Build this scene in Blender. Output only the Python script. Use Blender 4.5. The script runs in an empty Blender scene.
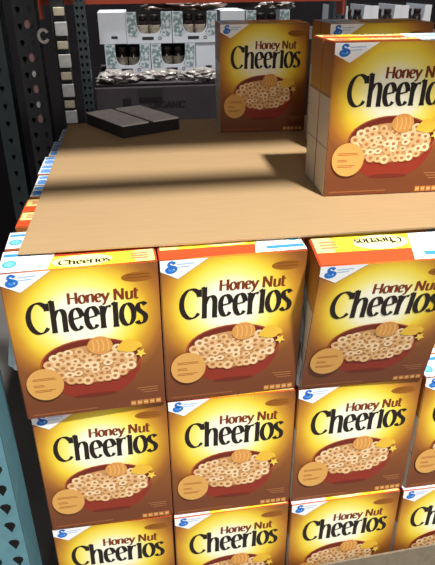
import bpy, bmesh, math, random
from mathutils import Matrix, Vector, noise as mnoise
random.seed(7)
sc = bpy.context.scene
COL = sc.collection

# ------------------------------------------------------------------ camera
def camera():
    yaw, pitch, roll = 0.13628, 0.47577, -0.00897
    cy, sy, cp, sp = math.cos(yaw), math.sin(yaw), math.cos(pitch), math.sin(pitch)
    fwd = Vector((sy*cp, cy*cp, -sp)); right = Vector((cy, -sy, 0)); up = right.cross(fwd)
    r2 = right*math.cos(roll) + up*math.sin(roll)
    u2 = -right*math.sin(roll) + up*math.cos(roll)
    cam = bpy.data.cameras.new('camera'); o = bpy.data.objects.new('camera', cam); COL.objects.link(o)
    m = Matrix.Identity(4)
    for i in range(3):
        m[i][0] = r2[i]; m[i][1] = u2[i]; m[i][2] = -fwd[i]
    m.translation = Vector((0.21841, -0.84484, 0.38117))
    o.matrix_world = m
    cam.sensor_fit = 'VERTICAL'; cam.sensor_height = 36.0; cam.lens = 587.95/565*36.0
    cam.clip_start = 0.02; cam.clip_end = 100
    sc.camera = o
camera()

# ------------------------------------------------------------------ world, lamps, exposure
sc.view_settings.view_transform = 'Standard'; sc.view_settings.look = 'None'
sc.view_settings.gamma = 1; sc.view_settings.use_curve_mapping = False
sc.view_settings.exposure = 0.0
w = bpy.data.worlds.new('world'); sc.world = w; w.use_nodes = True
w.node_tree.nodes['Background'].inputs[0].default_value = (0.93, 0.96, 1.0, 1)
w.node_tree.nodes['Background'].inputs[1].default_value = 0.22

def lamp(name, loc, target, size, power, color=(1, 0.985, 0.955)):
    l = bpy.data.lights.new(name, 'AREA'); l.shape = 'DISK'; l.size = size; l.energy = power; l.color = color
    o = bpy.data.objects.new(name, l); COL.objects.link(o); o.location = loc
    o.rotation_euler = (Vector(target) - Vector(loc)).to_track_quat('-Z', 'Y').to_euler()
lamp('high_bay_lamp', (1.3, -1.8, 3.6), (0.4, 0.1, -0.1), 0.26, 385)
lamp('aisle_lamp', (-1.0, -9.0, 3.6), (0.4, 0.5, 0), 0.8, 120)
lamp('tray_fill_lamp', (0.6, 0.25, 6.0), (0.6, 1.4, 0.2), 0.4, 640)  # added above the rack to brighten the white trays at the back

# ------------------------------------------------------------------ helpers
def lin(c):
    c = c/255.0
    return c/12.92 if c <= 0.04045 else ((c+0.055)/1.055)**2.4
def rgb(r, g, b): return (lin(r), lin(g), lin(b), 1.0)

def mat(name, color, rough=0.6, metal=0.0, noise=0.0, scale=20.0, spec=0.4, stretch=(1, 1, 1), bump=0.0):
    m = bpy.data.materials.new(name); m.use_nodes = True
    nt = m.node_tree; b = nt.nodes['Principled BSDF']
    b.inputs['Roughness'].default_value = rough; b.inputs['Metallic'].default_value = metal
    b.inputs['Specular IOR Level'].default_value = spec
    b.inputs['Base Color'].default_value = color
    if noise or bump:
        tc = nt.nodes.new('ShaderNodeTexCoord'); mp = nt.nodes.new('ShaderNodeMapping')
        mp.inputs['Scale'].default_value = stretch
        nt.links.new(tc.outputs['Object'], mp.inputs['Vector'])
        n = nt.nodes.new('ShaderNodeTexNoise'); n.inputs['Scale'].default_value = scale; n.inputs['Detail'].default_value = 4
        nt.links.new(mp.outputs['Vector'], n.inputs['Vector'])
        if noise:
            r = nt.nodes.new('ShaderNodeValToRGB')
            r.color_ramp.elements[0].position = 0.3; r.color_ramp.elements[1].position = 0.7
            r.color_ramp.elements[0].color = [x*(1-noise) for x in color[:3]] + [1]
            r.color_ramp.elements[1].color = [min(1, x*(1+noise)) for x in color[:3]] + [1]
            nt.links.new(n.outputs['Fac'], r.inputs['Fac']); nt.links.new(r.outputs['Color'], b.inputs['Base Color'])
        if bump:
            bp = nt.nodes.new('ShaderNodeBump'); bp.inputs['Strength'].default_value = bump; bp.inputs['Distance'].default_value = 0.004
            nt.links.new(n.outputs['Fac'], bp.inputs['Height']); nt.links.new(bp.outputs['Normal'], b.inputs['Normal'])
    return m

def link(name, me, parent=None, loc=None):
    o = bpy.data.objects.new(name, me); COL.objects.link(o)
    if parent: o.parent = parent
    if loc: o.location = loc
    return o
def thing(name, label, cat, loc=(0, 0, 0), rz=0, group=None):
    o = bpy.data.objects.new(name, None); COL.objects.link(o); o.location = loc; o.rotation_euler = (0, 0, rz)
    o.empty_display_size = 0.05
    tag(o, label, cat, group); return o
def tag(o, label, cat, group=None):
    o['label'] = label; o['category'] = cat
    if group: o['group'] = group
    return o
def struct(name, me, label=None):
    o = link(name, me); o['kind'] = 'structure'
    if label: o['label'] = label
    return o
def box_into(bm, c, s, mi=0, rot=None):
    r = bmesh.ops.create_cube(bm, size=1)
    vs = r['verts']
    bmesh.ops.scale(bm, vec=s, verts=vs)
    if rot: bmesh.ops.rotate(bm, verts=vs, cent=(0, 0, 0), matrix=rot)
    bmesh.ops.translate(bm, vec=c, verts=vs)
    for f in {f for v in vs for f in v.link_faces}: f.material_index = mi
def box(name, c, s, m, bevel=0.0, rot=None):
    bm = bmesh.new(); box_into(bm, c, s, 0, rot)
    if bevel: bmesh.ops.bevel(bm, geom=bm.edges[:], offset=bevel, segments=2, affect='EDGES', profile=0.6)
    return mesh(name, bm, [m])
def mesh(name, bm, mats):
    me = bpy.data.meshes.new(name); bm.normal_update(); bm.to_mesh(me); bm.free()
    for x in mats: me.materials.append(x)
    return me
def copy_tree(o, parent=None):
    c = o.copy(); COL.objects.link(c)
    if parent: c.parent = parent
    for ch in list(o.children): copy_tree(ch, c)
    return c

# ------------------------------------------------------------------ flat print: coloured polygons on a face
class Print:
    """Collects flat inked shapes in metres on a face (s across, t up); layers lie a fraction of a millimetre apart."""
    def __init__(s): s.v = []; s.f = []; s.c = []; s.k = 0
    def poly(s, pts, col, layer=1):
        n = len(s.v)
        for p in pts: s.v.append((p[0], p[1], layer))
        s.f.append(list(range(n, n+len(pts)))); s.c.append(col)
    def ellipse(s, x, y, rx, ry, col, layer=1, n=24, a0=0.0):
        s.poly([(x+rx*math.cos(a0+2*math.pi*i/n), y+ry*math.sin(a0+2*math.pi*i/n)) for i in range(n)], col, layer)
    def ring(s, x, y, rx, ry, k, col, layer=1, n=12):
        for i in range(n):
            a, b = 2*math.pi*i/n, 2*math.pi*(i+1)/n
            s.poly([(x+rx*math.cos(a), y+ry*math.sin(a)), (x+rx*math.cos(b), y+ry*math.sin(b)),
                    (x+k*rx*math.cos(b), y+k*ry*math.sin(b)), (x+k*rx*math.cos(a), y+k*ry*math.sin(a))], col, layer)
    def stroke(s, pts, a, b, phi, col, layer=1, grow=0.0):
        """Broad-nib stroke: nib ellipse with half axes a (along phi) and b."""
        L, R = [], []
        m = len(pts)
        for i in range(m):
            p0 = pts[max(0, i-1)]; p1 = pts[min(m-1, i+1)]
            tx, ty = p1[0]-p0[0], p1[1]-p0[1]; l = math.hypot(tx, ty) or 1e-9; tx /= l; ty /= l
            nx, ny = -ty, tx
            d1 = nx*math.cos(phi)+ny*math.sin(phi); d2 = -nx*math.sin(phi)+ny*math.cos(phi)
            hw = math.sqrt((a*d1)**2+(b*d2)**2)+grow
            x, y = pts[i]
            if grow and i == 0: x -= tx*grow; y -= ty*grow
            if grow and i == m-1: x += tx*grow; y += ty*grow
            L.append((x+nx*hw, y+ny*hw)); R.append((x-nx*hw, y-ny*hw))
        s.k = (s.k+1) % 12                                   # each stroke a hair above the last, so no two coincide
        for i in range(m-1):
            s.poly([R[i], R[i+1], L[i+1], L[i]], col, layer+0.05*s.k)
    def build(s, name, m, step=0.00025, plane='front'):
        me = bpy.data.meshes.new(name)
        if plane == 'front': vs = [(x, -z*step, y) for x, y, z in s.v]
        else: vs = [(x, y, z*step) for x, y, z in s.v]
        me.from_pydata(vs, [], s.f); me.materials.append(m)
        at = me.color_attributes.new('ink', 'FLOAT_COLOR', 'CORNER')
        k = 0
        for f, c in zip(s.f, s.c):
            for _ in f: at.data[k].color = c; k += 1
        return me

def arc(cx, cy, rx, ry, a0, a1, n=14):
    return [(cx+rx*math.cos(math.radians(a0+(a1-a0)*i/n)), cy+ry*math.sin(math.radians(a0+(a1-a0)*i/n))) for i in range(n+1)]
def bez(p0, p1, p2, p3, n=10):
    o = []
    for i in range(n+1):
        t = i/n; u = 1-t
        o.append((u**3*p0[0]+3*u*u*t*p1[0]+3*u*t*t*p2[0]+t**3*p3[0], u**3*p0[1]+3*u*u*t*p1[1]+3*u*t*t*p2[1]+t**3*p3[1]))
    return o
# letter skeletons: x in condensed units (advance given), x-height 1; third item: strokes
GL = {
 'C': (0.86, [arc(0.46, 0.70, 0.40, 0.70, 42, 318, 26), [(0.77, 1.36), (0.775, 1.02)]]),
 'h': (0.70, [[(0.13, 1.45), (0.14, 0.0)], [(0.0, 1.40), (0.14, 1.46)], [(0.03, 0.0), (0.25, 0.0)],
              bez((0.14, 0.62), (0.22, 0.95), (0.34, 1.03), (0.43, 1.0), 7) + bez((0.43, 1.0), (0.53, 0.97), (0.56, 0.85), (0.56, 0.70), 5)[1:] + [(0.56, 0.0)],
              [(0.46, 0.0), (0.68, 0.0)]]),
 'e': (0.60, [[(0.10, 0.50), (0.52, 0.60)], arc(0.31, 0.62, 0.21, 0.38, 0, 180, 12) + arc(0.33, 0.50, 0.23, 0.50, 170, 318, 12)]),
 'r': (0.50, [[(0.13, 1.0), (0.14, 0.0)], [(0.0, 0.96), (0.14, 1.01)], [(0.02, 0.0), (0.26, 0.0)],
              bez((0.14, 0.55), (0.20, 0.88), (0.30, 1.04), (0.47, 0.95), 8)]),
 'i': (0.30, [[(0.14, 1.12), (0.14, 0.0)], [(0.0, 1.03), (0.14, 1.13)], [(0.02, 0.0), (0.26, 0.0)]]),
 'o': (0.64, [arc(0.31, 0.5, 0.245, 0.5, 0, 360, 26)]),
 's': (0.46, [bez((0.38, 0.88), (0.30, 1.05), (0.06, 1.03), (0.08, 0.78), 8) + bez((0.08, 0.78), (0.10, 0.55), (0.40, 0.52), (0.38, 0.26), 8)[1:] + bez((0.38, 0.26), (0.36, -0.03), (0.10, -0.05), (0.03, 0.14), 8)[1:]]),
 'H': (0.92, [[(0.12, 1.4), (0.12, 0.0)], [(0.74, 1.4), (0.74, 0.0)], [(0.12, 0.72), (0.74, 0.72)]]),
 'n': (0.70, [[(0.12, 1.0), (0.12, 0.0)], bez((0.12, 0.6), (0.2, 0.95), (0.34, 1.03), (0.43, 1.0), 7) + bez((0.43, 1.0), (0.53, 0.97), (0.56, 0.85), (0.56, 0.7), 5)[1:] + [(0.56, 0.0)]]),
 'y': (0.64, [[(0.04, 1.0), (0.31, 0.1)], [(0.60, 1.0), (0.31, 0.1), (0.20, -0.30), (0.02, -0.42)]]),
 'N': (0.98, [[(0.12, 0.0), (0.12, 1.4)], [(0.12, 1.4), (0.76, 0.0)], [(0.76, 0.0), (0.76, 1.4)]]),
 'u': (0.70, [[(0.12, 1.0), (0.12, 0.3)] + bez((0.12, 0.3), (0.12, 0.0), (0.3, -0.05), (0.4, 0.03), 7)[1:] + bez((0.4, 0.03), (0.48, 0.1), (0.54, 0.2), (0.56, 0.4), 5)[1:], [(0.56, 1.0), (0.56, 0.0)]]),
 't': (0.46, [[(0.16, 1.32), (0.16, 0.25)] + bez((0.16, 0.25), (0.16, 0.0), (0.28, -0.04), (0.42, 0.06), 6)[1:], [(0.0, 0.98), (0.42, 0.98)]]),
 'O': (1.0, [arc(0.48, 0.7, 0.42, 0.7, 0, 360, 24)]),
 'R': (0.84, [[(0.12, 0), (0.12, 1.4)], [(0.12, 1.4), (0.45, 1.4)] + arc(0.45, 1.05, 0.25, 0.35, 90, -90, 8) + [(0.12, 0.7)], [(0.4, 0.7), (0.76, 0)]]),
 'G': (0.96, [arc(0.48, 0.7, 0.42, 0.7, 45, 330, 22), [(0.86, 0.25), (0.86, 0.66), (0.5, 0.66)]]),
 'A': (0.88, [[(0.02, 0), (0.42, 1.4)], [(0.42, 1.4), (0.82, 0)], [(0.16, 0.45), (0.68, 0.45)]]),
 'I': (0.30, [[(0.14, 0), (0.14, 1.4)]]),
 ' ': (0.36, []),
}
def write(P, text, s0, s1, t0, xh, a, b, phi, col, layer, grow=0.0, slant=0.0, track=0.0):
    tot = sum(GL[c][0]+track for c in text)-track
    k = (s1-s0)/tot; x = 0
    for c in text:
        adv, st = GL[c]
        for q in st:
            P.stroke([(s0+(x+p[0])*k+slant*p[1]*xh, t0+p[1]*xh) for p in q], a, b, phi, col, layer, grow)
        x += adv+track

ink = bpy.data.materials.new('printed_ink'); ink.use_nodes = True
_b = ink.node_tree.nodes['Principled BSDF']; _a = ink.node_tree.nodes.new('ShaderNodeVertexColor'); _a.layer_name = 'ink'
ink.node_tree.links.new(_a.outputs['Color'], _b.inputs['Base Color'])
_b.inputs['Roughness'].default_value = 0.45; _b.inputs['Specular IOR Level'].default_value = 0.3

# ------------------------------------------------------------------ cereal carton
W, H, D = 0.2375, 0.2875, 0.0725
def front_material():
    m = bpy.data.materials.new('carton_front'); m.use_nodes = True
    nt = m.node_tree; N = nt.nodes.new; Lk = nt.links.new
    b = nt.nodes['Principled BSDF']; b.inputs['Roughness'].default_value = 0.42; b.inputs['Specular IOR Level'].default_value = 0.3
    tc = N('ShaderNodeTexCoord'); sp = N('ShaderNodeSeparateXYZ'); Lk(tc.outputs['Object'], sp.inputs[0])
    def M(op, a, bb=None, c=None):
        n = N('ShaderNodeMath'); n.operation = op
        for i, v in enumerate((a, bb, c)):
            if v is None: continue
            if isinstance(v, (int, float)): n.inputs[i].default_value = v
            else: Lk(v, n.inputs[i])
        return n.outputs[0]
    u = M('DIVIDE', sp.outputs['X'], W); v = M('SUBTRACT', 1.0, M('DIVIDE', sp.outputs['Z'], H))     # u -.5...5, v 0 top .. 1 bottom
    du = M('DIVIDE', M('ADD', u, 0.02), 0.60); dv = M('DIVIDE', M('SUBTRACT', v, 0.32), 0.47)
    d = M('SQRT', M('ADD', M('MULTIPLY', du, du), M('MULTIPLY', dv, dv)))
    nz = N('ShaderNodeTexNoise'); nz.inputs['Scale'].default_value = 14; Lk(tc.outputs['Object'], nz.inputs['Vector'])
    d = M('ADD', d, M('MULTIPLY', M('SUBTRACT', nz.outputs['Fac'], 0.5), 0.10))
    r = N('ShaderNodeValToRGB'); Lk(d, r.inputs['Fac'])
    e = r.color_ramp.elements
    e[0].position = 0.0; e[0].color = rgb(255, 253, 232); e[1].position = 1.0; e[1].color = rgb(136, 82, 38)
    for p, c in ((0.30, (255, 252, 222)), (0.46, (252, 238, 130)), (0.61, (242, 212, 62)), (0.75, (206, 150, 44)), (0.88, (166, 104, 42))):
        q = e.new(p); q.color = rgb(*c)
    # darker red brown foot of the panel
    f = N('ShaderNodeMapRange'); f.inputs['From Min'].default_value = 0.60; f.inputs['From Max'].default_value = 0.90; Lk(v, f.inputs['Value'])
    mx = N('ShaderNodeMixRGB'); Lk(f.outputs[0], mx.inputs['Fac']); Lk(r.outputs['Color'], mx.inputs['Color1']); mx.inputs['Color2'].default_value = rgb(114, 62, 36)
    Lk(mx.outputs['Color'], b.inputs['Base Color'])
    return m
def side_material():
    m = bpy.data.materials.new('carton_side'); m.use_nodes = True
    nt = m.node_tree; N = nt.nodes.new; Lk = nt.links.new
    b = nt.nodes['Principled BSDF']; b.inputs['Roughness'].default_value = 0.45
    tc = N('ShaderNodeTexCoord'); sp = N('ShaderNodeSeparateXYZ'); Lk(tc.outputs['Object'], sp.inputs[0])
    mr = N('ShaderNodeMath'); mr.operation = 'DIVIDE'; Lk(sp.outputs['Z'], mr.inputs[0]); mr.inputs[1].default_value = H
    r = N('ShaderNodeValToRGB'); Lk(mr.outputs[0], r.inputs['Fac']); r.color_ramp.interpolation = 'LINEAR'
    e = r.color_ramp.elements
    e[0].position = 0.0; e[0].color = rgb(205, 196, 180); e[1].position = 1.0; e[1].color = rgb(150, 84, 36)
    for p, c in ((0.325, (212, 202, 188)), (0.332, (130, 112, 96)), (0.340, (212, 202, 188)), (0.655, (210, 200, 186)), (0.663, (120, 100, 84)), (0.68, (190, 140, 60)), (0.85, (172, 110, 40))):
        q = e.new(p); q.color = rgb(*c)
    Lk(r.outputs['Color'], b.inputs['Base Color'])
    return m
M_FRONT, M_SIDE = front_material(), side_material()
M_TOP = mat('carton_top', rgb(206, 78, 38), 0.45)
M_FILM = mat('clear_film', rgb(205, 205, 205), 0.22, 0.0, 0.25, 60, 0.8)

def carton_mesh():
    bm = bmesh.new(); box_into(bm, (0, 0, H/2), (W, D, H))
    bmesh.ops.bevel(bm, geom=bm.edges[:], offset=0.0016, segments=2, affect='EDGES')
    bm.normal_update()
    for f in bm.faces:
        n = f.normal; a = [abs(n.x), abs(n.y), abs(n.z)]; i = a.index(max(a))
        f.material_index = (1, 0, 2)[i]
    return mesh('carton', bm, [M_FRONT, M_SIDE, M_TOP])
BLACK, WHITE = rgb(34, 26, 22), rgb(246, 246, 246)
def U(u): return (u-0.5)*W
def V(v): return (1-v)*H
def brand_print():
    P = Print(); a, b, ph = 0.0043, 0.0014, math.radians(14)
    write(P, 'Cheerios', U(0.122), U(0.910), V(0.391), 0.0400, a, b, ph, BLACK, 2, 0, 0.03)
    return P.build('brand_lettering', ink)
def flavour_print():
    P = Print()
    write(P, 'Honey Nut', U(0.396), U(0.862), V(0.222), 0.0145, 0.0023, 0.0011, math.radians(10), rgb(122, 52, 20), 1, 0, 0.04)
    return P.build('flavor_lettering', ink)
def bowl_print():
    P = Print(); rnd = random.Random(3)
    red, dark, rim = rgb(140, 48, 32), rgb(112, 40, 26), rgb(166, 78, 48)
    cx, cy, rx, ry = U(0.502), V(0.618), 0.346*W, 0.162*H
    # bowl body, then its rim and the dark far wall inside
    body = [(cx+rx*math.cos(math.radians(t)), cy+ry*0.25*math.sin(math.radians(t))) for t in (180,)]
    body = [(cx-rx, cy)] + bez((cx-rx, cy), (cx-rx*0.98, cy-0.042), (cx-rx*0.62, cy-0.069), (cx-rx*0.40, cy-0.071), 8)[1:] + \
           bez((cx+rx*0.40, cy-0.071), (cx+rx*0.62, cy-0.069), (cx+rx*0.98, cy-0.042), (cx+rx, cy), 8)
    P.poly(body, red, 1)
    P.ellipse(cx, cy-0.0715, rx*0.44, 0.004, dark, 2)
    P.ellipse(cx, cy, rx, ry, rim, 3, 36); P.ellipse(cx, cy, rx*0.965, ry*0.95, dark, 4, 36)
    P.ellipse(cx, cy-0.005, rx*0.91, ry*0.82, rgb(196, 146, 92), 5, 36)
    tones = [(232, 194, 144), (224, 180, 126), (240, 210, 166), (216, 170, 114)]
    spots = []
    for _ in range(2600):
        r, t = math.sqrt(rnd.random()), rnd.random()*2*math.pi
        x, y = cx+rx*0.85*r*math.cos(t), cy-0.004+ry*0.76*r*math.sin(t)
        if all((x-p[0])**2+((y-p[1])*1.25)**2 > 0.0118**2 for p in spots): spots.append((x, y))
    spots.sort(key=lambda p: -p[1])
    lay = 6
    for x, y in spots:
        k = 0.0083*rnd.uniform(0.9, 1.12); q = rnd.uniform(0.72, 0.98)
        P.ellipse(x+0.0006, y-0.0009, k*1.08, k*q*1.08, rgb(172, 112, 66), lay, 10)
        P.ring(x, y, k, k*q, 0.42, rgb(*rnd.choice(tones)), lay+0.5, 10)
        P.ellipse(x, y, k*0.42, k*q*0.42, rgb(172, 116, 70), lay+0.5, 8)
        lay += 0.012
    # honey splash and the ridged dipper head
    P.poly(bez((U(0.68), V(0.553)), (U(0.70), V(0.508)), (U(0.76), V(0.455)), (U(0.80), V(0.50)), 8) +
           bez((U(0.80), V(0.50)), (U(0.86), V(0.50)), (U(0.88), V(0.56)), (U(0.83), V(0.553)), 6)[1:] +
           bez((U(0.83), V(0.553)), (U(0.80), V(0.60)), (U(0.72), V(0.568)), (U(0.68), V(0.553)), 6)[1:], rgb(232, 186, 62), 9)
    P.poly([(U(.845)+r*math.cos(math.radians(18+36*i)), V(.593)+r*math.sin(math.radians(18+36*i))) for i in range(10) for r in [0.0095 if i % 2 else 0.0045]], rgb(244, 206, 84), 9.4)
    dx, dy = U(0.572), V(0.508)
    P.ellipse(dx, dy, 0.0205, 0.0180, rgb(214, 150, 76), 10, 24, 0.2)
    for i in range(4):
        x = dx-0.012+i*0.008
        P.stroke(bez((x-0.001, dy-0.012), (x+0.003, dy-0.004), (x+0.003, dy+0.004), (x-0.001, dy+0.012), 6), 0.0012, 0.0012, 0, rgb(232, 178, 104), 10.6)
    return P.build('bowl_print', ink)
def badge_print():
    P = Print(); x, y = U(0.168), V(0.742)
    P.ellipse(x, y, 0.0300, 0.0330, rgb(216, 162, 86), 12, 32)
    for k, (l, dy) in enumerate(((0.036, 0.012), (0.038, 0.009), (0.016, -0.001), (0.018, -0.004), (0.034, -0.012), (0.028, -0.015))):
        P.poly([(x-0.019, y+dy), (x-0.019+l, y+dy), (x-0.019+l, y+dy+0.0013), (x-0.019, y+dy+0.0013)], rgb(168, 96, 34), 12.6)
    return P.build('badge_print', ink)
def small_print():
    P = Print()
    # nutrition tabs and small print along the foot of the panel
    for i in range(5):
        s = U(0.745+i*0.046); P.poly([(s, V(0.988)), (s+0.0092, V(0.988)), (s+0.0092, V(0.952)), (s, V(0.952))], rgb(192, 128, 66), 1)
        P.poly([(s+.0015, V(0.976)), (s+0.0077, V(0.976)), (s+0.0077, V(0.964)), (s+.0015, V(0.964))], rgb(226, 176, 110), 1.5)
    for i in range(3):
        P.poly([(U(0.80+i*0.02), V(0.86+i*0.018)), (U(0.95), V(0.86+i*0.018)), (U(0.95), V(0.855+i*0.018)), (U(0.80+i*0.02), V(0.855+i*0.018))], rgb(176, 118, 70), 1)
    P.poly([(U(0.04), V(0.975)), (U(0.50), V(0.975)), (U(0.50), V(0.966)), (U(0.04), V(0.966))], rgb(150, 92, 50), 1)
    P.ellipse(U(0.865), V(0.088), 0.026, 0.0085, rgb(150, 92, 26), 1, 24)
    for i in range(2):
        P.poly([(U(0.79), V(0.094-i*0.018)), (U(0.94), V(0.094-i*0.018)), (U(0.94), V(0.089-i*0.018)), (U(0.79), V(0.089-i*0.018))], rgb(120, 66, 20), 1.4)
    return P.build('small_print', ink)
def corner_print():
    P = Print()
    P.poly([(U(0.003), V(0.070)), (U(0.118), V(0.122)), (U(0.325), V(0.003)), (U(0.003), V(0.003))], WHITE, 2)
    bl, lb = rgb(40, 112, 200), rgb(160, 194, 232)
    x, y = U(0.080), V(0.048)
    # cursive capital: upper loop, spine, lower bowl
    P.stroke(bez((x+0.0045, y+0.006), (x+0.002, y+0.0115), (x-0.006, y+0.010), (x-0.0045, y+0.004), 8) +
             bez((x-0.0045, y+0.004), (x-0.003, y+0.001), (x+0.006, y+0.002), (x+0.0065, y-0.003), 7)[1:] +
             bez((x+0.0065, y-0.003), (x+0.006, y-0.010), (x-0.008, y-0.011), (x-0.0085, y-0.004), 8)[1:] +
             bez((x-0.0085, y-0.004), (x-0.008, y+0.001), (x-0.001, y+0.000), (x+0.001, y-0.003), 6)[1:], 0.0027, 0.0018, 0.6, bl, 2.6)
    P.ellipse(x-0.002, y-0.0045, 0.0052, 0.0036, rgb(84, 150, 220), 2.3, 16)
    for i, (s, l) in enumerate(((0.115, 0.115), (0.115, 0.085))):
        P.poly([(U(s), y+0.004-i*0.005), (U(s+l), y+0.005-i*0.005), (U(s+l), y+0.0068-i*0.005), (U(s), y+0.0058-i*0.005)], lb, 2.6)
    return P.build('corner_print', ink)
def top_print(blue=False):
    P = Print(); R = lambda a: (a-0.5)*(D-0.003)
    P.poly([(U(.30), R(0)), (U(.985), R(0)), (U(.985), R(.56)), (U(.30), R(.56))], rgb(252, 222, 60), 1)
    P.poly([(U(.86), R(0)), (U(.985), R(0)), (U(.985), R(.56)), (U(.86), R(.56))], rgb(250, 222, 140), 1.5)
    P.ellipse(U(.52), R(.27), 0.046, 0.019, rgb(255, 244, 170), 2, 28)
    P.poly([(U(.004), R(0)), (U(.30), R(0)), (U(.36), R(1)), (U(.004), R(1))], WHITE, 2)
    P.poly([(U(.012), R(.72)), (U(.27), R(.72)), (U(.27), R(.86)), (U(.012), R(.86))], rgb(62, 146, 212), 3)
    if blue:
        for a0, a1 in ((.08, .50), (.62, .90)):
            P.poly([(U(.022), R(a0)), (U(.27), R(a0)), (U(.27), R(a1)), (U(.022), R(a1))], rgb(110, 164, 226), 3.8)
            P.poly([(U(.05), R((a0+a1)/2-.02)), (U(.22), R((a0+a1)/2-.02)), (U(.22), R((a0+a1)/2+.05)), (U(.05), R((a0+a1)/2+.05))], rgb(70, 120, 205), 4.2)
    P.poly([(U(.05), R(.93)), (U(.17), R(.93)), (U(.17), R(.965)), (U(.05), R(.965))], rgb(170, 205, 235), 3)
    P.ellipse(U(.062), R(.36), 0.0105, 0.0125, rgb(70, 160, 205), 3, 20); P.ellipse(U(.062), R(.36), 0.0075, 0.009, rgb(120, 200, 225), 3.5, 20)
    write(P, 'Cheerios', U(.37), U(.70), R(.12), 0.0105, 0.0016, 0.0006, 0.2, BLACK, 4)
    for i in range(3):
        P.poly([(U(.83), R(.14+i*.11)), (U(.945), R(.14+i*.11)), (U(.945), R(.20+i*.11)), (U(.83), R(.20+i*.11))], rgb(226, 130, 96), 3)
    return P.build('lid_print', ink, plane='top')
ME = dict(carton=carton_mesh(), brand_lettering=brand_print(), flavor_lettering=flavour_print(), bowl_print=bowl_print(),
          badge_print=badge_print(), small_print=small_print(), corner_print=corner_print(), lid_print=top_print(), lid_print_blue=top_print(True))

GAP = 0.0745
def make_pack(flip=False, front=True, blue=False):
    r = bpy.data.objects.new('cereal_twin_pack', None); COL.objects.link(r); r.empty_display_size = 0.05
    for k in range(2):
        c = link('carton', ME['carton'], r, (0, D/2+k*GAP, 0))
        t = link('lid_print', ME['lid_print_blue' if blue else 'lid_print'], c, (0, 0, H)); t['label'] = 'printed carton lid in white, yellow and orange'
        if flip: t.rotation_euler = (0, 0, math.pi)
        if front and k == 0:
            for n in ('brand_lettering', 'flavor_lettering', 'bowl_print', 'badge_print', 'small_print', 'corner_print'):
                o = link(n, ME[n], c, (0, -D/2, 0))
                if n in ('badge_print', 'small_print'): o['kind'] = 'stuff'
            for ch in c.children:
                ch['label'] = {'brand_lettering': 'large black brand lettering', 'flavor_lettering': 'red-brown flavor lettering', 'bowl_print': 'printed red bowl of cereal rings with honey dipper',
                               'badge_print': 'round tan badge', 'small_print': 'small tabs and lines of print', 'corner_print': 'white printed corner with blue emblem'}.get(ch.name.split('.')[0], ch.get('label', ''))
    return r
p_up, p_flip = make_pack(), make_pack(True)
l_up, l_flip = make_pack(False, False, True), make_pack(True, False)
used = set()
def place(proto, x, y, z, rz, label, group=None, lean=0.0, scale=(1, 1, 1)):
    o = proto if proto.name not in used else copy_tree(proto)
    used.add(o.name)
    o.location = (x, y, z); o.rotation_euler = (0, 0, rz); o.scale = scale
    tag(o, label, 'cereal box', group)
    for c in [q for q in o.children if len(q.children) > 1]:         # only the carton with a printed front leans
        c.rotation_euler = (lean, 0, 0)
        # turn about the lower front edge
        c.location = (0, D/2*math.cos(lean), D/2*math.sin(lean))
    return o
PH = 0.2897
G1, G2, G3, G4, G5 = 'cereal packs across the top tier', 'cereal packs across the second tier', 'cereal packs across the third tier', 'packs under the sheet along the post side', 'packs left standing on the sheet'
A = place(p_up, 0.1195, -0.010, -PH, 0.05, 'cereal twin pack at the top-tier corner nearest the blue steel post', G1, 0.05)
B = place(p_flip, 0.3595, 0.000, -PH, 0.025, 'upright top-tier cereal twin pack with orange lid strip, between corner pack and leaning pack', G1, 0.06)
C = place(p_flip, 0.6035, -0.004, -PH, -0.01, 'top-tier cereal twin pack leaning forward with silvery film down its side', G1, 0.22)
place(p_up, 0.121, 0.0, -2*PH, 0.012, 'second-tier cereal twin pack closest to the blue steel post', G2)
place(p_up, 0.3605, 0.0, -2*PH, 0.006, 'second-tier cereal twin pack under the upright pack with the orange lid strip', G2)
place(p_up, 0.6045, 0.0, -2*PH, 0.010, 'second-tier cereal twin pack under the pack that leans forward', G2, 0, (1.02, 1, 1))
place(p_up, 0.850, 0.0, -2*PH, 0.015, 'second-tier cereal twin pack fourth along from the blue steel post', G2)
place(p_up, 0.119, 0.002, -3*PH, 0.0, 'third-tier cereal twin pack closest to the blue steel post', G3)
place(p_up, 0.360, -0.004, -3*PH, 0.02, 'third-tier cereal twin pack second along from the blue steel post', G3)
place(p_up, 0.602, -0.006, -3*PH, 0.02, 'third-tier cereal twin pack third along from the blue steel post', G3)
place(p_up, 0.845, -0.006, -3*PH, 0.0, 'third-tier cereal twin pack fourth along, above the grey-brown tray wall', G3)
for (x, y, pr, lb) in ((0.1165, 0.157, l_flip, 'cereal pack showing orange and cream lid stripes beside the cardboard sheet'),
                       (0.119, 0.318, l_up, 'cereal pack with blue and white lid directly behind the orange-striped one'),
                       (0.115, 0.475, l_up, 'cereal pack with blue and white lid, second behind the orange-striped one'),
                       (0.121, 0.628, l_up, 'cereal pack with blue and white lid, third behind the orange-striped one'),
                       (0.130, 0.780, l_up, 'shaded cereal pack at the far corner under the cardboard sheet')):
    place(pr, x, y, -PH, 0.0, lb, G4)
ZS = 0.0062
place(p_flip, 0.692, 0.199, ZS, -0.03, 'brightly lit cereal twin pack standing at the front of the cardboard sheet', G5, 0, (1.03, 1, 0.965))
place(p_up, 0.567, 0.757, ZS, -0.05, 'dim shaded cereal twin pack at the far end of the cardboard sheet', G5, 0, (0.98, 1, 0.955))
place(p_up, 0.775, 0.50, ZS, -0.02, 'cereal twin pack mostly hidden behind the brightly lit one', G5)

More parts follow.
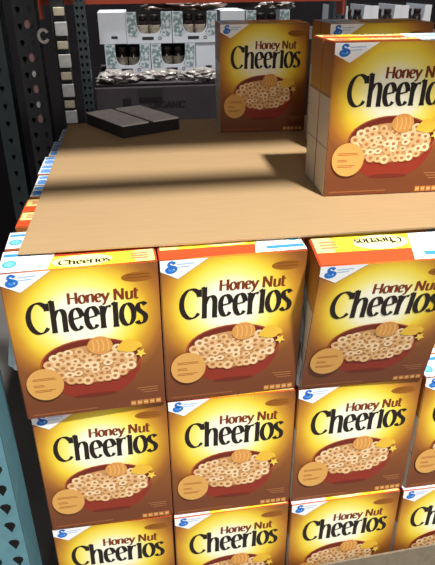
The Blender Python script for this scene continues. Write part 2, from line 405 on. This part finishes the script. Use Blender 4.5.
# silvery film gathered on the leaning pack and a tail of it on the corner pack
def film_mesh(name, nx, ny, fn, m):
    bm = bmesh.new(); g = [[bm.verts.new(fn(i/nx, j/ny)) for j in range(ny+1)] for i in range(nx+1)]
    for i in range(nx):
        for j in range(ny): bm.faces.new((g[i][j], g[i+1][j], g[i+1][j+1], g[i][j+1]))
    for f in bm.faces: f.smooth = True
    return mesh(name, bm, [m])
def ncr(x, y, s, a, seed=0): return a*mnoise.noise(Vector((x*s+seed, y*s*1.3, seed*3.1)))
f = link('film_wrap', film_mesh('film_wrap', 10, 26, lambda a, b: (-W/2-0.003+ncr(a, b, 5, 0.004), -0.004+a*0.05+ncr(b, a, 6, 0.006, 4), 0.004+b*0.235), M_FILM), C)
f['label'] = 'crinkled silvery film'
f = link('film_wrap', film_mesh('film_tail', 6, 14, lambda a, b: (-W/2-0.001-0.018*a*(1-b)+ncr(a, b, 4, 0.002, 9), 0.004+0.02*a+ncr(b, a, 6, 0.004, 2), 0.10+b*0.09), M_FILM), A)
f['label'] = 'loose tail of pale film'

# ------------------------------------------------------------------ cardboard sheets, tray, pallet
M_KRAFT = mat('kraft_sheet', rgb(172, 142, 103), 0.75, 0, 0.06, 9, 0.2, (1.2, 26, 1), 0.05)
def sheet_mesh(x0, x1, y0, y1, z0, t):
    nx, ny = 40, 24; bm = bmesh.new()
    lay = []
    for k in (0, 1):
        g = []
        for i in range(nx+1):
            row = []
            for j in range(ny+1):
                a, b = i/nx, j/ny
                y = y0+(y1-y0)*b + (0.004*mnoise.noise(Vector((a*5, 0, 1))) if j == 0 else 0)
                z = z0+k*t + (0.0022*max(0, 1-b*8)*(0.6+mnoise.noise(Vector((a*6, 3, 0)))) if k or True else 0)
                row.append(bm.verts.new((x0+(x1-x0)*a, y, z)))
            g.append(row)
        lay.append(g)
    for i in range(nx):
        for j in range(ny):
            bm.faces.new((lay[1][i][j], lay[1][i+1][j], lay[1][i+1][j+1], lay[1][i][j+1]))
            bm.faces.new((lay[0][i][j], lay[0][i][j+1], lay[0][i+1][j+1], lay[0][i+1][j]))
    for i in range(nx):
        for j, s in ((0, 1), (ny, -1)):
            q = (lay[0][i][j], lay[0][i+1][j], lay[1][i+1][j], lay[1][i][j]); bm.faces.new(q if s > 0 else q[::-1])
    for j in range(ny):
        for i, s in ((0, -1), (nx, 1)):
            q = (lay[0][i][j], lay[0][i][j+1], lay[1][i][j+1], lay[1][i][j]); bm.faces.new(q if s > 0 else q[::-1])
    return mesh('cardboard_sheet', bm, [M_KRAFT])
tag(link('cardboard_sheet', sheet_mesh(0.0255, 0.985, 0.020, 0.955, 0.003, 0.003)), 'large tan cardboard sheet lying over the top tier of cereal packs', 'cardboard sheet')
for k in (1, 2):
    tag(link('tier_sheet', box('tier_sheet', (0.5, 0.52, -k*PH-0.0011), (0.96, 0.86, 0.0018), M_KRAFT)),
        ('thin cardboard layer hidden under the top tier', 'thin cardboard layer hidden under the second tier')[k-1], 'cardboard sheet')
M_TRAY = mat('tray_board', rgb(128, 116, 98), 0.8, 0, 0.12, 60, 0.2)
bm = bmesh.new()
def wall_piece(x0, x1, za, zb, y):
    t = 0.004
    v = [bm.verts.new(p) for p in ((x0, y, -0.8725), (x1, y, -0.8725), (x1, y, zb), (x0, y, za), (x0, y+t, -0.8725), (x1, y+t, -0.8725), (x1, y+t, zb), (x0, y+t, za))]
    for q in ((0, 1, 2, 3), (5, 4, 7, 6), (3, 2, 6, 7), (0, 4, 5, 1), (0, 3, 7, 4), (1, 5, 6, 2)): bm.faces.new([v[i] for i in q])
wall_piece(-0.004, 0.985, -0.792, -0.722, -0.030)
tw = mesh('tray_wall', bm, [M_TRAY])
tag(link('cardboard_tray', tw), 'grey-brown cardboard tray wall around the foot of the third tier', 'tray')

M_WOOD = mat('pallet_wood', rgb(150, 122, 88), 0.8, 0, 0.2, 6, 0.2, (1, 14, 14))
pl = thing('pallet', 'wooden pallet carrying the stacked cereal packs', 'pallet', (0.49, 0.46, -1.017))
bd = box('deck_board', (0, 0, 0), (0.99, 0.10, 0.02), M_WOOD, 0.002)
for i in range(7): link('deck_board', bd, pl, (0, -0.44+i*0.1466, 0.134))
st = box('stringer', (0, 0, 0), (0.045, 0.98, 0.094), M_WOOD, 0.002)
for i in range(3): link('stringer', st, pl, (-0.46+i*0.46, 0, 0.077))
bb = box('bottom_board', (0, 0, 0), (0.99, 0.10, 0.028), M_WOOD, 0.002)
for i in range(3): link('bottom_board', bb, pl, (0, -0.42+i*0.42, 0.015))

# ------------------------------------------------------------------ setting
M_FLOOR = mat('concrete', rgb(110, 106, 102), 0.6, 0, 0.12, 3)
M_DARK = mat('dark_backdrop', rgb(20, 18, 20), 0.95, 0, 0.2, 4, 0.05)  # near-black for the backdrop panels, standing in for the dark depth beyond
struct('floor', box('floor', (0.5, -1.0, -1.045), (9, 9, 0.05), M_FLOOR))
struct('backdrop_rear', box('backdrop_rear', (0.6, 2.25, 0.3), (5.0, 0.04, 2.64), M_DARK))  # panel added as a dark backdrop behind the far goods
struct('backdrop_left', box('backdrop_left', (-0.62, 1.15, 0.3), (0.04, 2.2, 2.64), M_DARK))  # panel added in place of the dark neighbouring bay

# ------------------------------------------------------------------ rack posts and beams
M_TEAL = mat('teal_steel', rgb(96, 142, 154), 0.42, 0.15, 0.10, 30)
M_GREY = mat('grey_green_steel', rgb(66, 76, 80), 0.5, 0.2, 0.15, 30)
M_BLACKST = mat('dark_steel', rgb(52, 54, 57), 0.5, 0.2, 0.18, 25)
M_ORANGE = mat('orange_steel', rgb(176, 70, 42), 0.45, 0.0, 0.08, 20)
def web_mesh(width, z0, z1, cols, pitch, hole, m):
    """Upright face with open teardrop holes; x centred, faces -y, 2.5 mm thick."""
    bm = bmesh.new(); n = int((z1-z0)/pitch); cw = width/cols
    tear = [(0, -1.15), (0.5, -0.45), (0.95, 0.15), (0.9, 0.7), (0.45, 1.0), (-0.45, 1.0), (-0.9, 0.7), (-0.95, 0.15), (-0.5, -0.45)]
    T = 0.0025
    def ringcell(cx, cz, hw, hh):
        per = [(0, -hh), (hw, -hh), (hw, 0), (hw, hh), (hw*0.45, hh), (-hw*0.45, hh), (-hw, hh), (-hw, 0), (-hw, -hh)]
        for y, flip in ((0, False), (T, True)):
            o = [bm.verts.new((cx+p[0], y, cz+p[1])) for p in per]
            q = [bm.verts.new((cx+p[0]*hole, y, cz+p[1]*hole*1.3)) for p in tear]
            for i in range(9):
                j = (i+1) % 9; f = (o[i], o[j], q[j], q[i]); bm.faces.new(f[::-1] if flip else f)
            if not flip: q0 = q
        for i in range(9):
            j = (i+1) % 9; bm.faces.new((q0[i], q0[j], q[j], q[i]))
    for c in range(cols):
        for k in range(n): ringcell(-width/2+cw*(c+0.5), z0+pitch*(k+0.5), cw/2, pitch/2)
    bmesh.ops.remove_doubles(bm, verts=bm.verts[:], dist=1e-5)
    bmesh.ops.recalc_face_normals(bm, faces=bm.faces[:])
    return mesh('post_web', bm, [m])
Z0, Z1 = -1.02, 1.40
def post(label, x, y, width, depth, cols, pitch, hole, m, z1=Z1, rz=0):
    p = thing('rack_post', label, 'rack post', (x, y, Z0), rz)
    n = int((z1-Z0)/pitch); hh = n*pitch
    link('post_web', web_mesh(width, 0, hh, cols, pitch, hole, m), p)
    fl = box('flange', (0, depth/2, hh/2), (0.0025, depth, hh), m)
    for s in (-1, 1): link('flange', fl, p, (s*(width/2-0.0012), 0.0025, 0))
    rl = box('return_lip', (0, 0, hh/2), (0.016, 0.0025, hh), m)
    for s in (-1, 1): link('return_lip', rl, p, (s*(width/2-0.0085), depth+0.001, 0))
    bp = box('base_plate', (0, depth/2, 0.003), (width+0.008, depth+0.008, 0.006), m)
    link('base_plate', bp, p)
    return p
fp = post('blue-green steel post with teardrop holes at the front corner of the pallet', -0.0850, -0.030, 0.080, 0.075, 2, 0.047, 0.0105, M_TEAL)
rp = post('dark steel post with pale discs as bright gaps in its holes behind the cereal stack', -0.058, 0.970, 0.062, 0.07, 2, 0.0423, 0.0062, M_BLACKST)
np_ = post('grey-green steel post behind and outside the post with pale discs', -0.152, 0.990, 0.050, 0.07, 1, 0.05, 0.0060, M_GREY)
tp = post('narrow dark post carrying pale blocks for a column of stacked carton ends', 0.022, 1.050, 0.038, 0.045, 1, 0.05, 0.0050, M_BLACKST)
gp = post('slim grey perforated post beside the column of pale blocks', 0.085, 1.050, 0.029, 0.045, 2, 0.022, 0.0042, M_GREY)
xp = post('grey perforated post standing next to the bright white trays', 0.905, 1.180, 0.042, 0.05, 2, 0.022, 0.0042, M_GREY)
# discs added over holes of the dark post, standing in for brightness behind
M_PINK = mat('pinkish_hole_disc', rgb(176, 140, 140), 0.5); M_WHITE = mat('white_loop_and_disc', rgb(232, 232, 232), 0.45)
def disc_mesh(name, rx, rz, t, m):
    bm = bmesh.new(); bmesh.ops.create_cone(bm, cap_ends=True, segments=12, radius1=1, radius2=0.8, depth=1)
    bmesh.ops.rotate(bm, verts=bm.verts[:], matrix=Matrix.Rotation(math.radians(90), 3, 'X'))
    bmesh.ops.scale(bm, vec=(rx, t, rz), verts=bm.verts[:])
    return mesh(name, bm, [m])
cp, cw_ = disc_mesh('hole_disc', 0.0085, 0.013, 0.006, M_PINK), disc_mesh('hole_disc', 0.006, 0.010, 0.006, M_WHITE)
for z, me in ((0.276, cp), (0.190, cp), (0.147, cw_), (0.105, cp), (0.062, cw_), (0.021, cp)):
    c = link('hole_disc', me, rp, (0.0045, -0.003, z-Z0)); c['label'] = 'pale pink disc for brightness behind a hole' if me is cp else 'white disc for brightness behind a hole'
# pale plastic loop tied at its edge
bm = bmesh.new(); pr = []
for i in range(15):
    a = math.radians(-150+i*300/14)
    pr.append([bm.verts.new((0.031+0.013+0.013*math.cos(a+3.14)+0.0045*math.cos(b)*math.cos(a+3.14), -0.003+0.0045*math.sin(b), 0.016*math.sin(a+3.14)+0.0045*math.cos(b)*math.sin(a+3.14))) for b in [k*math.pi/3 for k in range(6)]])
for i in range(14):
    for k in range(6): bm.faces.new((pr[i][k], pr[i+1][k], pr[i+1][(k+1) % 6], pr[i][(k+1) % 6]))
lp = link('tie_loop', mesh('tie_loop', bm, [M_WHITE]), rp, (0, 0, 0.246-Z0)); lp['label'] = 'whitish plastic loop'
# pale blocks added on the narrow post, standing in for stacked goods seen end-on
M_CREAM = mat('cream_card', rgb(238, 228, 202), 0.6, 0, 0.08, 60); M_ENDCARD = mat('white_card', rgb(236, 238, 238), 0.6, 0, 0.12, 90)
big, small = box('tag', (0, 0, 0), (0.034, 0.012, 0.037), M_ENDCARD, 0.002), box('tag', (0, 0, 0), (0.030, 0.010, 0.022), M_CREAM, 0.002)
for k, (z, me) in enumerate(((0.300, small), (0.252, big), (0.206, small), (0.160, big), (0.116, small), (0.072, big), (0.030, small), (-0.010, big))):
    c = link('tag', me, tp, (0.006 if me is small else 0.007, -0.008, 0.381-(0.381-z)*0.95-Z0)); c['label'] = 'cream block for a stacked carton end' if me is small else 'white block for a stacked carton end'
# beams
def beam(label, x0, x1, y, z, h, d):
    t = thing('rack_beam', label, 'rack beam', ((x0+x1)/2, y, z))
    b = bmesh.new(); L = x1-x0
    box_into(b, (0, 0, 0), (L, d, h)); box_into(b, (0, -d/2+0.004, h*0.42), (L, d*0.4, h*0.16))
    link('beam_body', mesh('beam_body', b, [M_ORANGE]), t)
    for s in (-1, 1): link('end_plate', box('end_plate', (s*(L/2), 0, -h*0.1), (0.006, d+0.02, h*1.7), M_ORANGE), t)
    return t
beam('orange rack beam running across behind the white trays at the top', -0.03, 0.885, 1.12, 0.362, 0.085, 0.045)
OH = beam('orange front beam of the shelf overhead', -0.04, 2.2, -0.21, 0.93, 0.065, 0.04)
link('shelf_deck', box('shelf_deck', (0, 0.645, 0.085), (2.4, 0.97, 0.03), M_WOOD), OH)

# ------------------------------------------------------------------ goods on the far side
M_BULK = mat('grey_board', rgb(70, 64, 68), 0.9, 0, 0.10, 14, 0.1)
M_BULKP = mat('dark_print', rgb(44, 40, 42), 0.8)
zt = 0.078
bk = thing('bulk_carton', 'tall dark grey bulk carton with faint dark lettering on its front', 'carton', (0.402, 1.125, Z0))
hb = zt-Z0
link('body', box('body', (0, 0.30, hb/2), (0.60, 0.60, hb), M_BULK, 0.003), bk)
P = Print()
write(P, 'ORGANIC', -0.130, -0.015, hb-0.066, 0.014, 0.0022, 0.0014, 0, rgb(34, 30, 32), 2)
P.poly([(-0.215, hb-0.060), (-0.188, hb-0.060), (-0.188, hb-0.034), (-0.215, hb-0.034)], rgb(34, 30, 32), 2)
q = link('lettering', P.build('lettering', ink), bk); q['label'] = 'dark square mark and word'; q['kind'] = 'stuff'
q = link('hand_hole', box('hand_hole', (-0.125, -0.001, hb-0.018), (0.075, 0.004, 0.030), M_BULKP, 0.0), bk); q['label'] = 'dark hand slot'
bk2 = thing('bulk_carton', 'dark bulk carton under the bright white trays', 'carton', (1.14, 1.26, Z0))
link('body', box('body', (0, 0.30, 0.604), (0.60, 0.60, 1.228), M_BULK, 0.003), bk2)
bk3 = thing('bulk_carton', 'dark bulk carton behind the dim shaded cereal pack', 'carton', (0.77, 1.38, Z0))
link('body', box('body', (0, 0.25, hb/2), (0.12, 0.45, hb), M_BULK, 0.003), bk3)

def foliage_material(name, base, leaf):
    m = bpy.data.materials.new(name); m.use_nodes = True
    nt = m.node_tree; b = nt.nodes['Principled BSDF']; b.inputs['Roughness'].default_value = 0.6
    tc = nt.nodes.new('ShaderNodeTexCoord'); n = nt.nodes.new('ShaderNodeTexNoise'); n.inputs['Scale'].default_value = 85; n.inputs['Detail'].default_value = 3
    nt.links.new(tc.outputs['Object'], n.inputs['Vector'])
    r = nt.nodes.new('ShaderNodeValToRGB'); nt.links.new(n.outputs['Fac'], r.inputs['Fac'])
    r.color_ramp.elements[0].position = 0.46; r.color_ramp.elements[0].color = leaf
    r.color_ramp.elements[1].position = 0.56; r.color_ramp.elements[1].color = base
    nt.links.new(r.outputs['Color'], b.inputs['Base Color']); return m
WB = rgb(222, 228, 236)
M_WBOARD = mat('white_board', WB, 0.6, 0, 0.03, 20)
M_LEAFP = foliage_material('leaf_print', rgb(214, 222, 226), rgb(120, 148, 150))
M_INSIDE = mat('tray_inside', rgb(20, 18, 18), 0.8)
M_JAR = mat('dark_glass', rgb(38, 30, 30), 0.2, 0, 0, 1, 0.6)
M_LABEL = mat('jar_label', rgb(168, 158, 140), 0.7, 0, 0.25, 120)
M_LID = mat('jar_lid', rgb(48, 40, 40), 0.4)
TW, TH, TD = 0.160, 0.102, 0.22
def scallop_mesh(w, h, cut_w, cut_d, m, t=0.004):
    """front panel with a wide rounded cut-out at its top"""
    bm = bmesh.new(); n = 16
    cut = [(-cut_w/2, h)]
    for i in range(n+1):
        a = math.pi + math.pi*i/n
        x = cut_w/2*math.copysign(abs(math.cos(a))**0.55, math.cos(a)); z = h-cut_d*0.35 + cut_d*0.65*(-(abs(math.sin(a))**0.75))
        cut.append((x, z))
    cut.append((cut_w/2, h))
    front = []
    per = []
    for x, z in cut:                                     # strip between the cut outline and the panel foot
        per.append(((x, z), (x, 0)))
    per = [((-w/2, h), (-w/2, 0))] + per + [((w/2, h), (w/2, 0))]
    for y, fl in ((0, 0), (t, 1)):
        v = [(bm.verts.new((a[0], y, a[1])), bm.verts.new((b[0], y, b[1]))) for a, b in per]
        front.append(v)
        for i in range(len(v)-1):
            if abs(per[i][0][0]-per[i+1][0][0]) < 1e-9 : continue
            q = (v[i][1], v[i+1][1], v[i+1][0], v[i][0]); bm.faces.new(q[::-1] if fl else q)
    a, b = front
    for i in range(len(a)-1): bm.faces.new((a[i][0], a[i+1][0], b[i+1][0], b[i][0]))
    return mesh('scalloped_front', bm, [m])
def make_tray(board):
    r = bpy.data.objects.new('display_tray', None); COL.objects.link(r)
    fr = link('scalloped_front', scallop_mesh(TW-0.002, TH, 0.086, 0.070, board), r)
    me = bmesh.new()
    for s in (-1, 1):
        x0, x1 = s*0.044, s*(TW/2-0.003)
    me.free()
    P = Print()
    P.poly([(-0.026, 0.012), (0.014, 0.012), (0.014, 0.022), (-0.026, 0.022)], rgb(50, 50, 52), 1)
    P.ring(0.036, 0.017, 0.006, 0.006, 0.55, rgb(70, 74, 76), 1)
    link('mark_print', P.build('mark_print', ink), fr)
    sd = box('side_panel', (0, TD/2, TH/2), (0.003, TD-0.008, TH), M_WBOARD)
    for s in (-1, 1): link('side_panel', sd, r, (s*(TW/2-0.003), 0.004, 0))
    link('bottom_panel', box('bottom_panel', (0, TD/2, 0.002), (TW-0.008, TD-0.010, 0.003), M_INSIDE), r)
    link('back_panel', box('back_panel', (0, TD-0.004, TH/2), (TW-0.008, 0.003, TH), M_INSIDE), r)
    return r
def leaf_patch(board_leaf, r):
    pass
def leaf_print_mesh(s):
    """printed foliage filling the panel beside the cut-out"""
    bm = bmesh.new()
    pts = [(0.0435, TH-0.002), (0.0435, 0.050), (0.036, 0.036), (0.046, 0.024), (0.070, 0.026), (TW/2-0.006, 0.040), (TW/2-0.003, TH-0.002)]
    v = [bm.verts.new((s*p[0], -0.0006, p[1])) for p in pts]
    bm.faces.new(v if s < 0 else v[::-1])
    bm.normal_update()
    for f in bm.faces:
        if f.normal.y > 0: f.normal_flip()
    return mesh('leaf_print', bm, [M_LEAFP])
tray0 = make_tray(M_WBOARD)
fr0 = [c for c in tray0.children if c.name.startswith('scalloped')][0]
for s in (-1, 1):
    c = link('leaf_print', leaf_print_mesh(s), fr0); c['label'] = 'grey-green printed foliage'
def lathe(name, prof, m, n=16):
    bm = bmesh.new(); rings = [[bm.verts.new((r*math.cos(2*math.pi*k/n), r*math.sin(2*math.pi*k/n), z)) for k in range(n)] for r, z in prof]
    for a, b in zip(rings, rings[1:]):
        for k in range(n): bm.faces.new((a[k], a[(k+1) % n], b[(k+1) % n], b[k]))
    bm.faces.new(rings[0][::-1]); bm.faces.new(rings[-1])
    for f in bm.faces: f.smooth = len(f.verts) == 4
    return mesh(name, bm, [m])
jar0 = bpy.data.objects.new('jar', None); COL.objects.link(jar0)
link('body', lathe('body', ((0.017, 0), (0.0195, 0.004), (0.0195, 0.060), (0.014, 0.070), (0.013, 0.075)), M_JAR), jar0)
link('jar_label', lathe('jar_label', ((0.0198, 0.026), (0.0199, 0.027), (0.0199, 0.054), (0.0198, 0.055)), M_LABEL), jar0)
link('lid', lathe('lid', ((0.0155, 0.072), (0.0155, 0.086), (0.0145, 0.088)), M_LID), jar0)
def place_copy(o, loc, first, rz=0):
    c = o if first else copy_tree(o)
    c.location = loc; c.rotation_euler = (0, 0, rz); return c
TY = 1.40
X = lambda px, z=0: px
lower, upper = zt+0.0005, zt+TH+0.002
trays = [  # x, base z, label
 (0.213, lower, 'leaf-print tray of jars in the lower row, nearest the slim grey post'),
 (0.374, lower, 'leaf-print tray of jars in the lower row, next to the plain white end panel'),
 (0.293, upper, 'leaf-print tray of jars in the upper row, next to the plain white panel'),
 (0.454, upper, 'leaf-print tray of jars in the upper row, at the middle of the row'),
 (0.716, upper, 'leaf-print tray of jars peeping out above the dim shaded cereal pack'),
]
jn = 0
names = ['lower row near the slim post', 'lower row beside the plain end panel', 'upper row beside the plain panel', 'middle of the upper row', 'tray above the dim cereal pack']
for i, (x, z, lb) in enumerate(trays):
    t_ = place_copy(tray0, (x, TY, z), i == 0); tag(t_, lb, 'tray', 'leaf-print trays of jars')
    for k, s in enumerate((-1, 1)):
        j = place_copy(jar0, (x+s*0.021, TY+0.034, z+0.0036), jn == 0); jn += 1
        tag(j, 'dark jar, %s of two in leaf-print tray: %s' % (('first', 'second')[k], names[i]), 'jar', 'dark jars in the leaf-print trays')
def plain_box(x, z, wd, label):
    t = thing('white_carton', label, 'carton', (x, TY, z))
    b = link('body', box('body', (0, TD/2, TH/2), (wd, TD-0.004, TH), M_WBOARD, 0.0015), t)
    P = Print(); P.poly([(-0.006, 0.018), (0.016, 0.018), (0.016, 0.026), (-0.006, 0.026)], rgb(50, 50, 54), 1)
    link('mark_print', P.build('mark_print', ink), b, (0, 0.0018, 0))
plain_box(0.166, upper, 0.094, 'plain white carton end at the post side of the upper row of trays')
plain_box(0.4965, lower, 0.082, 'plain white carton end closing the lower row of trays')
plain_box(0.589, upper, 0.088, 'plain white carton showing just above the dim shaded cereal pack')
# support filler under upper pieces beyond the lower row
tg = thing('white_carton', 'white carton behind the dim shaded cereal pack carrying the upper trays', 'carton', (0.690, TY, lower))
link('body', box('body', (0, TD/2, TH/2), (0.255, TD-0.004, TH), M_WBOARD, 0.0015), tg)
# bright white trays on the other carton
M_LIT_WHITE = mat('lit_white_board', rgb(240, 242, 246), 0.55, 0, 0.03, 20)  # lighter copy of the white board, stronger light put into its colour
ZB = Z0+1.2185
btray = make_tray(M_LIT_WHITE)
for i, x in enumerate((1.035, 1.150, 1.265)):
    t_ = place_copy(btray, (x, 1.385, ZB), i == 0); t_.scale = (0.71, 1, 0.93)
    tag(t_, 'bright white scalloped tray, %s from the grey post past the cereal packs' % ('first', 'second', 'third')[i], 'tray', 'bright white scalloped trays')
    for k, s in enumerate((-1, 1)):
        j = copy_tree(jar0)
        for q in [q for q in j.children if q.name.startswith('jar_label')]: bpy.data.objects.remove(q)
        j.location = (x+s*0.0185, 1.42, ZB+0.0036); j.scale = (0.85, 0.85, 0.9)
        tag(j, 'dark jar, %s of two in the %s bright white tray' % (('first', 'second')[k], ('first', 'second', 'third')[i]), 'jar', 'dark jars in the bright white trays')

# crinkled film bundles
def bundle(name, label, c, s, seed, m, cat='plastic film', amp=0.5):
    bm = bmesh.new(); bmesh.ops.create_icosphere(bm, subdivisions=4, radius=1)
    for v in bm.verts:
        p = v.co.copy(); k = 1+amp*mnoise.noise(p*2.6+Vector((seed, 0, 0)))+0.5*amp*mnoise.noise(p*6.5+Vector((0, seed, 0)))
        v.co = Vector((p.x*k*s[0], p.y*k*s[1], max(-0.0, (p.z*k+0.75)*s[2])))
    o = link(name, mesh(name, bm, [m]), None, c); tag(o, label, cat, 'crinkled film bundles'); return o
M_CRINK = mat('crinkled_film', rgb(146, 140, 136), 0.25, 0.0, 0.6, 45, 0.9, (1, 1, 2), 0.6)
M_BROWNF = mat('brown_film', rgb(112, 92, 84), 0.3, 0.0, 0.4, 35, 0.8, (1, 1, 2), 0.6)
bundle('film_bundle', 'crinkled pale film bundle lying below the lower tray row, at the post side', (0.175, 1.24, zt), (0.060, 0.05, 0.020), 3, M_CRINK)
bundle('film_bundle', 'crinkled pale film bundle lying below the lower tray row, under the middle tray', (0.315, 1.28, zt), (0.070, 0.045, 0.017), 11, M_CRINK)
bundle('film_bundle', 'crinkled pale film bundle lying below the plain white end panel', (0.465, 1.25, zt), (0.068, 0.05, 0.020), 23, M_CRINK)
bundle('film_bundle', 'brownish film bundle lying on top of the upper tray row', (0.42, 1.47, upper+TH), (0.13, 0.05, 0.018), 31, M_BROWNF)
bundle('film_bundle', 'pale film bundle on the tray above the dim cereal pack', (0.76, 1.47, upper+TH), (0.06, 0.05, 0.018), 43, M_CRINK)

# folded carton with two pale flaps on the far end of the sheet
M_FLAP = mat('flap_board', rgb(236, 230, 224), 0.75, 0, 0.12, 40, 0.2)
fc = thing('flat_carton', 'low dark carton with two pale flaps lying at the far end of the sheet', 'carton', (0.212, 0.885, ZS), math.radians(28))
link('body', box('body', (0, 0, 0.015), (0.178, 0.225, 0.030), M_BULKP, 0.002), fc)
fl = box('flap', (0, 0, 0), (0.080, 0.225, 0.004), M_FLAP, 0.001)
for s in (-1, 1): link('flap', fl, fc, (s*0.048, 0, 0.0325))
